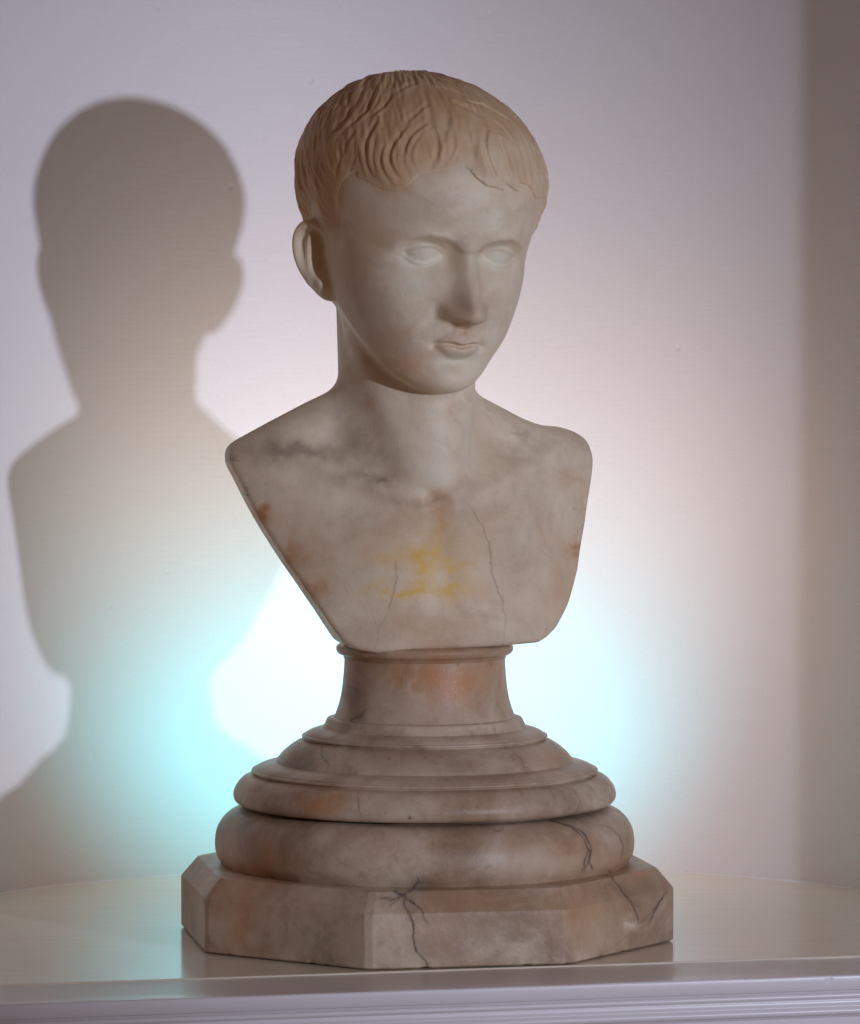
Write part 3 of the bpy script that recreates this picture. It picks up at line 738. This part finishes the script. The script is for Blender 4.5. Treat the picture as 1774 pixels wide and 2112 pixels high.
lu = np.array([math.cos(LA), math.sin(LA)]); ln = np.array([math.sin(LA), -math.cos(LA)])   # along, towards the viewer
NC = np.array([.02, -.02]); NR = .437
def niche():
    NS, H1 = 160, 1.25; V = []; Qs = []
    zs = [-.004] + list(np.linspace(.002, H1, 90)); a = np.linspace(0, math.pi, NS + 1)
    for z in zs:
        for t in a:
            r = NR
            p = NC + NA(t) * math.cos(t) * lu - NB_ * math.sin(t) * ln; V.append((p[0], p[1], z))
    m = 24
    for k in range(1, m + 1):
        e = k / m * math.pi / 2
        for t in a:
            p = NC + math.cos(e) * (NA(t) * math.cos(t) * lu - NB_ * math.sin(t) * ln); V.append((p[0], p[1], H1 + NB_ * math.sin(e)))
    rows = len(zs) + m; n = NS + 1
    i = np.arange(rows - 1)[:, None] * n + np.arange(NS)[None]
    Q = np.stack([i, i + n, i + n + 1, i + 1], -1).reshape(-1, 4)
    me = mesh_np("niche_wall", np.array(V), Q); o = link("niche_wall", me, None, M_WALL); setp(o, kind="structure"); return o
niche()
def wall_front():
    # flat wall around the niche opening with a softly rounded arris, one sheet per side plus the spandrel above the arch
    V = []; F = []
    a = np.linspace(0, math.pi, 61); R0 = NR + .0
    path = [(NA(0), -.004)] + [(NA(0), 1.25)] + [(NA(t) * math.cos(t), 1.25 + NB_ * math.sin(t)) for t in a[1:-1]] + [(-NA(3), 1.25), (-NA(3), -.004)]
    big = []
    for x, z in path:
        s = 4.0
        if z <= 0: big.append((math.copysign(2.2, x), -.004))
        else:
            ang = math.atan2(z - .9, x); dx, dz = math.cos(ang), math.sin(ang)
            k = min(2.2 / max(abs(dx), 1e-6), 1.9 / max(abs(dz), 1e-6)); big.append((dx * k, .9 + dz * k))
    prof = [(0, 0), (.0008, .0015), (.003, .0032), (.006, .004)]      # rounded edge: outward step, forward step
    rings = []
    for o_, f_ in prof:
        rings.append([(x * (1 + o_ / NR), z, f_) for x, z in path])
    rings.append([(x, z, .004) for x, z in big])
    for r in rings:
        for x, z, f_ in r:
            p = NC + x * lu + f_ * ln; V.append((p[0], p[1], z))
    n = len(path)
    for k in range(len(rings) - 1):
        for i in range(n - 1): F.append((k * n + i, k * n + i + 1, (k + 1) * n + i + 1, (k + 1) * n + i))
    me = mesh_np("wall", np.array(V), F, False); o = link("wall", me, None, M_WALL); setp(o, kind="structure")
    return o
wall_front()

def ledge():
    # cross-section (towards viewer, height), swept along the ledge
    e0 = -.2295 + .0                     # distance of the nosing from the bust axis measured along ln
    def dist(px, py):
        a = math.atan((py - CY) / FPX) + PITCH; Y = CAM[2] / math.tan(a); X = CAM[0] + (px - CX) / FPX * Y; return X * ln[0] + (Y - 3.333) * ln[1]
    d1 = (dist(0, 2030) + dist(1774, 1972)) / 2; d2 = (dist(0, 2066) + dist(1774, 2006)) / 2
    s = 2.4
    def strip(name, prof, parent=None, mat=M_LEDGE, seg=1, wob=0, smooth=False):
        V = []; n = len(prof); xs = np.linspace(-s, s, seg + 1); rng = np.random.default_rng(len(name))
        for x in xs:
            for d, z in prof:
                p = x * lu + d * ln; w_ = wob * math.sin(x * 31 + d * 40) * .5 + wob * .5 * math.sin(x * 83 + 1)
                V.append((p[0], p[1], z + (w_ if z > -.03 else 0)))
        F = [(k * n + i, (k + 1) * n + i, (k + 1) * n + i + 1, k * n + i + 1) for k in range(seg) for i in range(n - 1)]
        me = mesh_np(name, np.array(V), F, smooth); return link(name, me, parent, mat)
    arc = lambda cx, cz, r, a0, a1, m=8: [(cx + r * math.cos(math.radians(a0 + (a1 - a0) * i / m)), cz + r * math.sin(math.radians(a0 + (a1 - a0) * i / m))) for i in range(m + 1)]
    top = strip("ledge", [(-.62, 0), (d1 - .0008, 0)] + [(d1, -.0006), (d1, -.008)], None)
    setp(top, kind="structure")
    z1, z2 = -.0010, -.0019
    strip("edge_board", [(d1 + .0003, -.009), (d1 + .0003, z1 - .0006), (d1 + .0012, z1), (d2 - .002, z2)] + arc(d2 - .0016, z2 - .0016, .0016, 90, 5, 5) + [(d2 + .0002, z2 - .0104), (d2 - .0006, z2 - .0112), (d2 - .0030, z2 - .0116)], top, M_EDGE, 300, .00014, True)
    b = z2 - .0135
    strip("moulding", [(d2 - .004, b + .002)] + arc(d2 - .003, b - .002, .0022, 90, -60, 8) + arc(d2 - .0075, b - .0075, .0042, 40, -40, 6) + arc(d2 - .0042, b - .0135, .003, 80, -70, 8) + [(d2 - .009, b - .0172)], top, M_EDGE, 60, .00015, True)
    strip("fascia", [(d2 - .012, b - .0160), (d2 - .0052, b - .0185), (d2 - .0052, -.42)], top, M_EDGE)
    # painted-over filler where ledge and niche meet
    V = []; F = []; m = 420; rng = np.random.default_rng(8); wv = np.cumsum(rng.normal(0, .12, m + 1)); wv -= np.linspace(wv[0], wv[-1], m + 1)
    for i in range(m + 1):
        t = .02 + (math.pi - .04) * i / m; r = .0012 + .0005 * math.sin(wv[i] * 2)
        for k in range(6):
            e = k / 5 * math.pi / 2; rr = NR - .0004 - r * (1 - math.sin(e)) * 1.0; z = .0002 + r * (1 - math.cos(e))
            dd = .001 - r * 1.9 * math.cos(e); z = -.0004 + r * 1.3 * math.sin(e)
            p = NC + (NA(t) + dd) * math.cos(t) * lu - (NB_ + dd) * math.sin(t) * ln; V.append((p[0], p[1], z))
    for i in range(m):
        for k in range(5): F.append((i * 6 + k, i * 6 + k + 1, (i + 1) * 6 + k + 1, (i + 1) * 6 + k))
    link("caulk_line", mesh_np("caulk_line", np.array(V), F), top, M_WALL)
    return top
ledge()

# ------------------------------------------------------------------ the bust
root = bpy.data.objects.new("marble_bust", None); SC.collection.objects.link(root)
root.location = (0, 0, 0)
setp(root, label="marble bust of a short-haired young man on stepped round socle and octagonal plinth", category="bust")

def R(px): return px * .0003788
def Zy(py): return z_at(py)
def lathe(name, prof, close=True, tilt=0, ang_n=700, sub=1.1):
    """prof: list of (radius px, image y) along the silhouette, top to bottom"""
    P = [(R(r), Zy(y)) for r, y in prof]
    # resample
    out = []
    for a, b in zip(P, P[1:]):
        L = math.hypot(b[0] - a[0], b[1] - a[1]) * 1000; k = max(1, int(L / sub))
        for i in range(k): out.append((a[0] + (b[0] - a[0]) * i / k, a[1] + (b[1] - a[1]) * i / k))
    out.append(P[-1]); P = out
    # dense in front, coarser behind
    front = np.linspace(-math.pi * .55, math.pi * .55, int(ang_n * .82)); back = np.linspace(math.pi * .55, math.pi * 1.45, int(ang_n * .2))[1:-1]
    A = np.concatenate([front, back]); n = len(A)
    V = np.array([(r * math.sin(t), -r * math.cos(t), z) for r, z in P for t in A])
    i = np.arange(len(P) - 1)[:, None] * n; j = np.arange(n)[None]; j2 = (j + 1) % n
    Q = np.stack([i + j, i + n + j, i + n + j2, i + j2], -1).reshape(-1, 4)
    me = mesh_np(name, V, Q)
    if tilt: pass
    put_marks(me, V)
    return link(name, me, root, M_BASE)
def rnd(pts, n=2): return chaikin(pts, n)
lathe("collar", [(2, 1326), (160, 1326)] + rnd([(172, 1326), (181, 1329), (184, 1336), (181, 1345), (173, 1349)]) + [(168, 1351), (168, 1356), (150, 1356)])
lathe("shaft", [(150, 1355), (166, 1355)] + rnd([(166, 1357), (167.5, 1385), (171, 1420), (176.5, 1448), (185, 1472), (188, 1477)]) + [(188, 1481), (160, 1481)])
lathe("stepped_moulding", [(160, 1477.5), (190, 1477.5)] + rnd([(196, 1477.5), (201.5, 1479), (204, 1484), (206, 1490), (211, 1497.5)]) + rnd([(212, 1499), (222, 1500), (238, 1505), (247, 1511)], 1)
      + [(247.5, 1512.5)] + rnd([(249, 1513.2), (253, 1513.4), (254.5, 1516), (253.5, 1518.6), (250, 1519)], 1) + [(248.5, 1519.8)] + rnd([(249.5, 1521.5), (268, 1529), (290, 1545), (302, 1558), (308, 1568)]) + [(300, 1572), (200, 1572)])
lathe("disc", [(250, 1568), (308, 1568)] + rnd([(309, 1569), (322, 1571), (340, 1575), (352, 1582)], 2) + [(350, 1582.5)] + rnd([(352, 1583), (357, 1583.6), (358.8, 1586.6), (357.6, 1589.6), (354, 1590)], 1)
      + [(352.5, 1590.8)] + rnd([(353.5, 1592.5), (374, 1599), (389, 1614), (397, 1632), (394, 1647), (385, 1653)], 3) + [(378, 1654.5), (350, 1655.5), (200, 1655.5)])
lathe("base_ring", [(150, 1656), (346, 1656), (348, 1660)] + rnd([(362, 1660), (384, 1662.5), (412, 1677), (430, 1702), (435, 1732), (432, 1758), (421, 1774)], 3) + [(417, 1778.5), (300, 1778.5)])

def plinth():
    ro = R(524); zt, zb = Zy(1776), 0.0
    chz, chi = .0165, .0135
    prof = [(0, zt)] + [(1 - i / 14 * 1, 0) for i in range(0)]
    angs = [math.radians(-13 + 45 * k + .9) for k in range(8)]
    # outline in side fractions, dense on the visible sides
    pts = []
    for k in range(8):
        a, b = angs[k], angs[(k + 1) % 8]
        m = 190 if k in (7, 0, 1, 6) else 30
        for i in range(m):
            t = i / m; pts.append((math.sin(a) * (1 - t) + math.sin(b) * t, -(math.cos(a) * (1 - t) + math.cos(b) * t), min(t, 1 - t)))
    pts = np.array(pts); n = len(pts); rng = np.random.default_rng(3)
    # rings: (scale radius, z)
    rings = [(ro * .70, zt), (ro * .78, zt), (ro - chi - .002, zt), (ro - chi, zt - .0007)]
    rings += [(ro - chi + chi * t, zt - .0007 - (chz - .0012) * t) for t in np.linspace(0.1, .97, 12)]
    rings += [(ro, zt - chz - .001)]
    rings += [(ro - .0006 * 0, z) for z in np.linspace(zt - chz - .003, .0022, 38)]
    rings += [(ro - .0010, .0008), (ro - .0022, .0003), (ro * .5, .0003)]
    V = []
    wob = sum(np.sin(np.arange(n) / q + q) for q in (3.1, 7.7, 17.3)) / 3
    for k, (r, z) in enumerate(rings):
        # blunt corners
        rr = r - np.where(pts[:, 2] < .022, (.022 - pts[:, 2]) * .055, 0) * (r > ro * .8)
        zz = np.full(n, z)
        if k >= len(rings) - 3: zz = zz + .0004 + .0005 * np.clip(wob - .2, 0, 1)
        if len(rings) - 6 <= k < len(rings) - 1: rr = rr - .0008 * np.clip(wob - .45, 0, 1) * (k - len(rings) + 7)
        V.append(np.stack([pts[:, 0] * rr, pts[:, 1] * rr, zz], 1))
    V = np.concatenate(V); i = np.arange(len(rings) - 1)[:, None] * n; j = np.arange(n)[None]; j2 = (j + 1) % n
    Q = np.stack([i + j, i + n + j, i + n + j2, i + j2], -1).reshape(-1, 4)[:, ::-1]
    me = mesh_np("plinth", V, Q, True)
    try: me.set_sharp_from_angle(angle=math.radians(28))
    except Exception: pass
    put_marks(me, V)
    return link("plinth", me, root, M_BASE)
plinth()

V, Q = build_figure()
Vm = V / 1000
me = mesh_np("figure", Vm, Q); put_marks(me, Vm)
put_patina_shade(me, Vm)
fig = link("figure", me, root, M_FIG)
if not os.environ.get("NOHAIR"):
    HV, HQ, HT = build_hair()
    HV = HV / 1000
    me = bpy.data.meshes.new("hair")
    nq = len(HQ); tri = np.array(HT, np.int32)
    me.vertices.add(len(HV)); me.vertices.foreach_set("co", HV.astype(F32).ravel())
    loops = np.concatenate([HQ.ravel(), tri.ravel()]).astype(np.int32)
    me.loops.add(len(loops)); me.loops.foreach_set("vertex_index", loops)
    me.polygons.add(nq + len(tri))
    me.polygons.foreach_set("loop_start", np.concatenate([np.arange(nq) * 4, nq * 4 + np.arange(len(tri)) * 3]).astype(np.int32))
    me.update(calc_edges=True); me.polygons.foreach_set("use_smooth", np.ones(len(me.polygons), bool))
    put_marks(me, HV); put_patina_shade(me, HV)
    hair = link("hair", me, fig, M_HAIR)
    setp(hair, label="short combed hair with forked fringe, browner than the face")
if os.environ.get("DUMP"):
    np.savez("/tmp/dump.npz", fig=Vm, hair=HV if not os.environ.get("NOHAIR") else Vm)
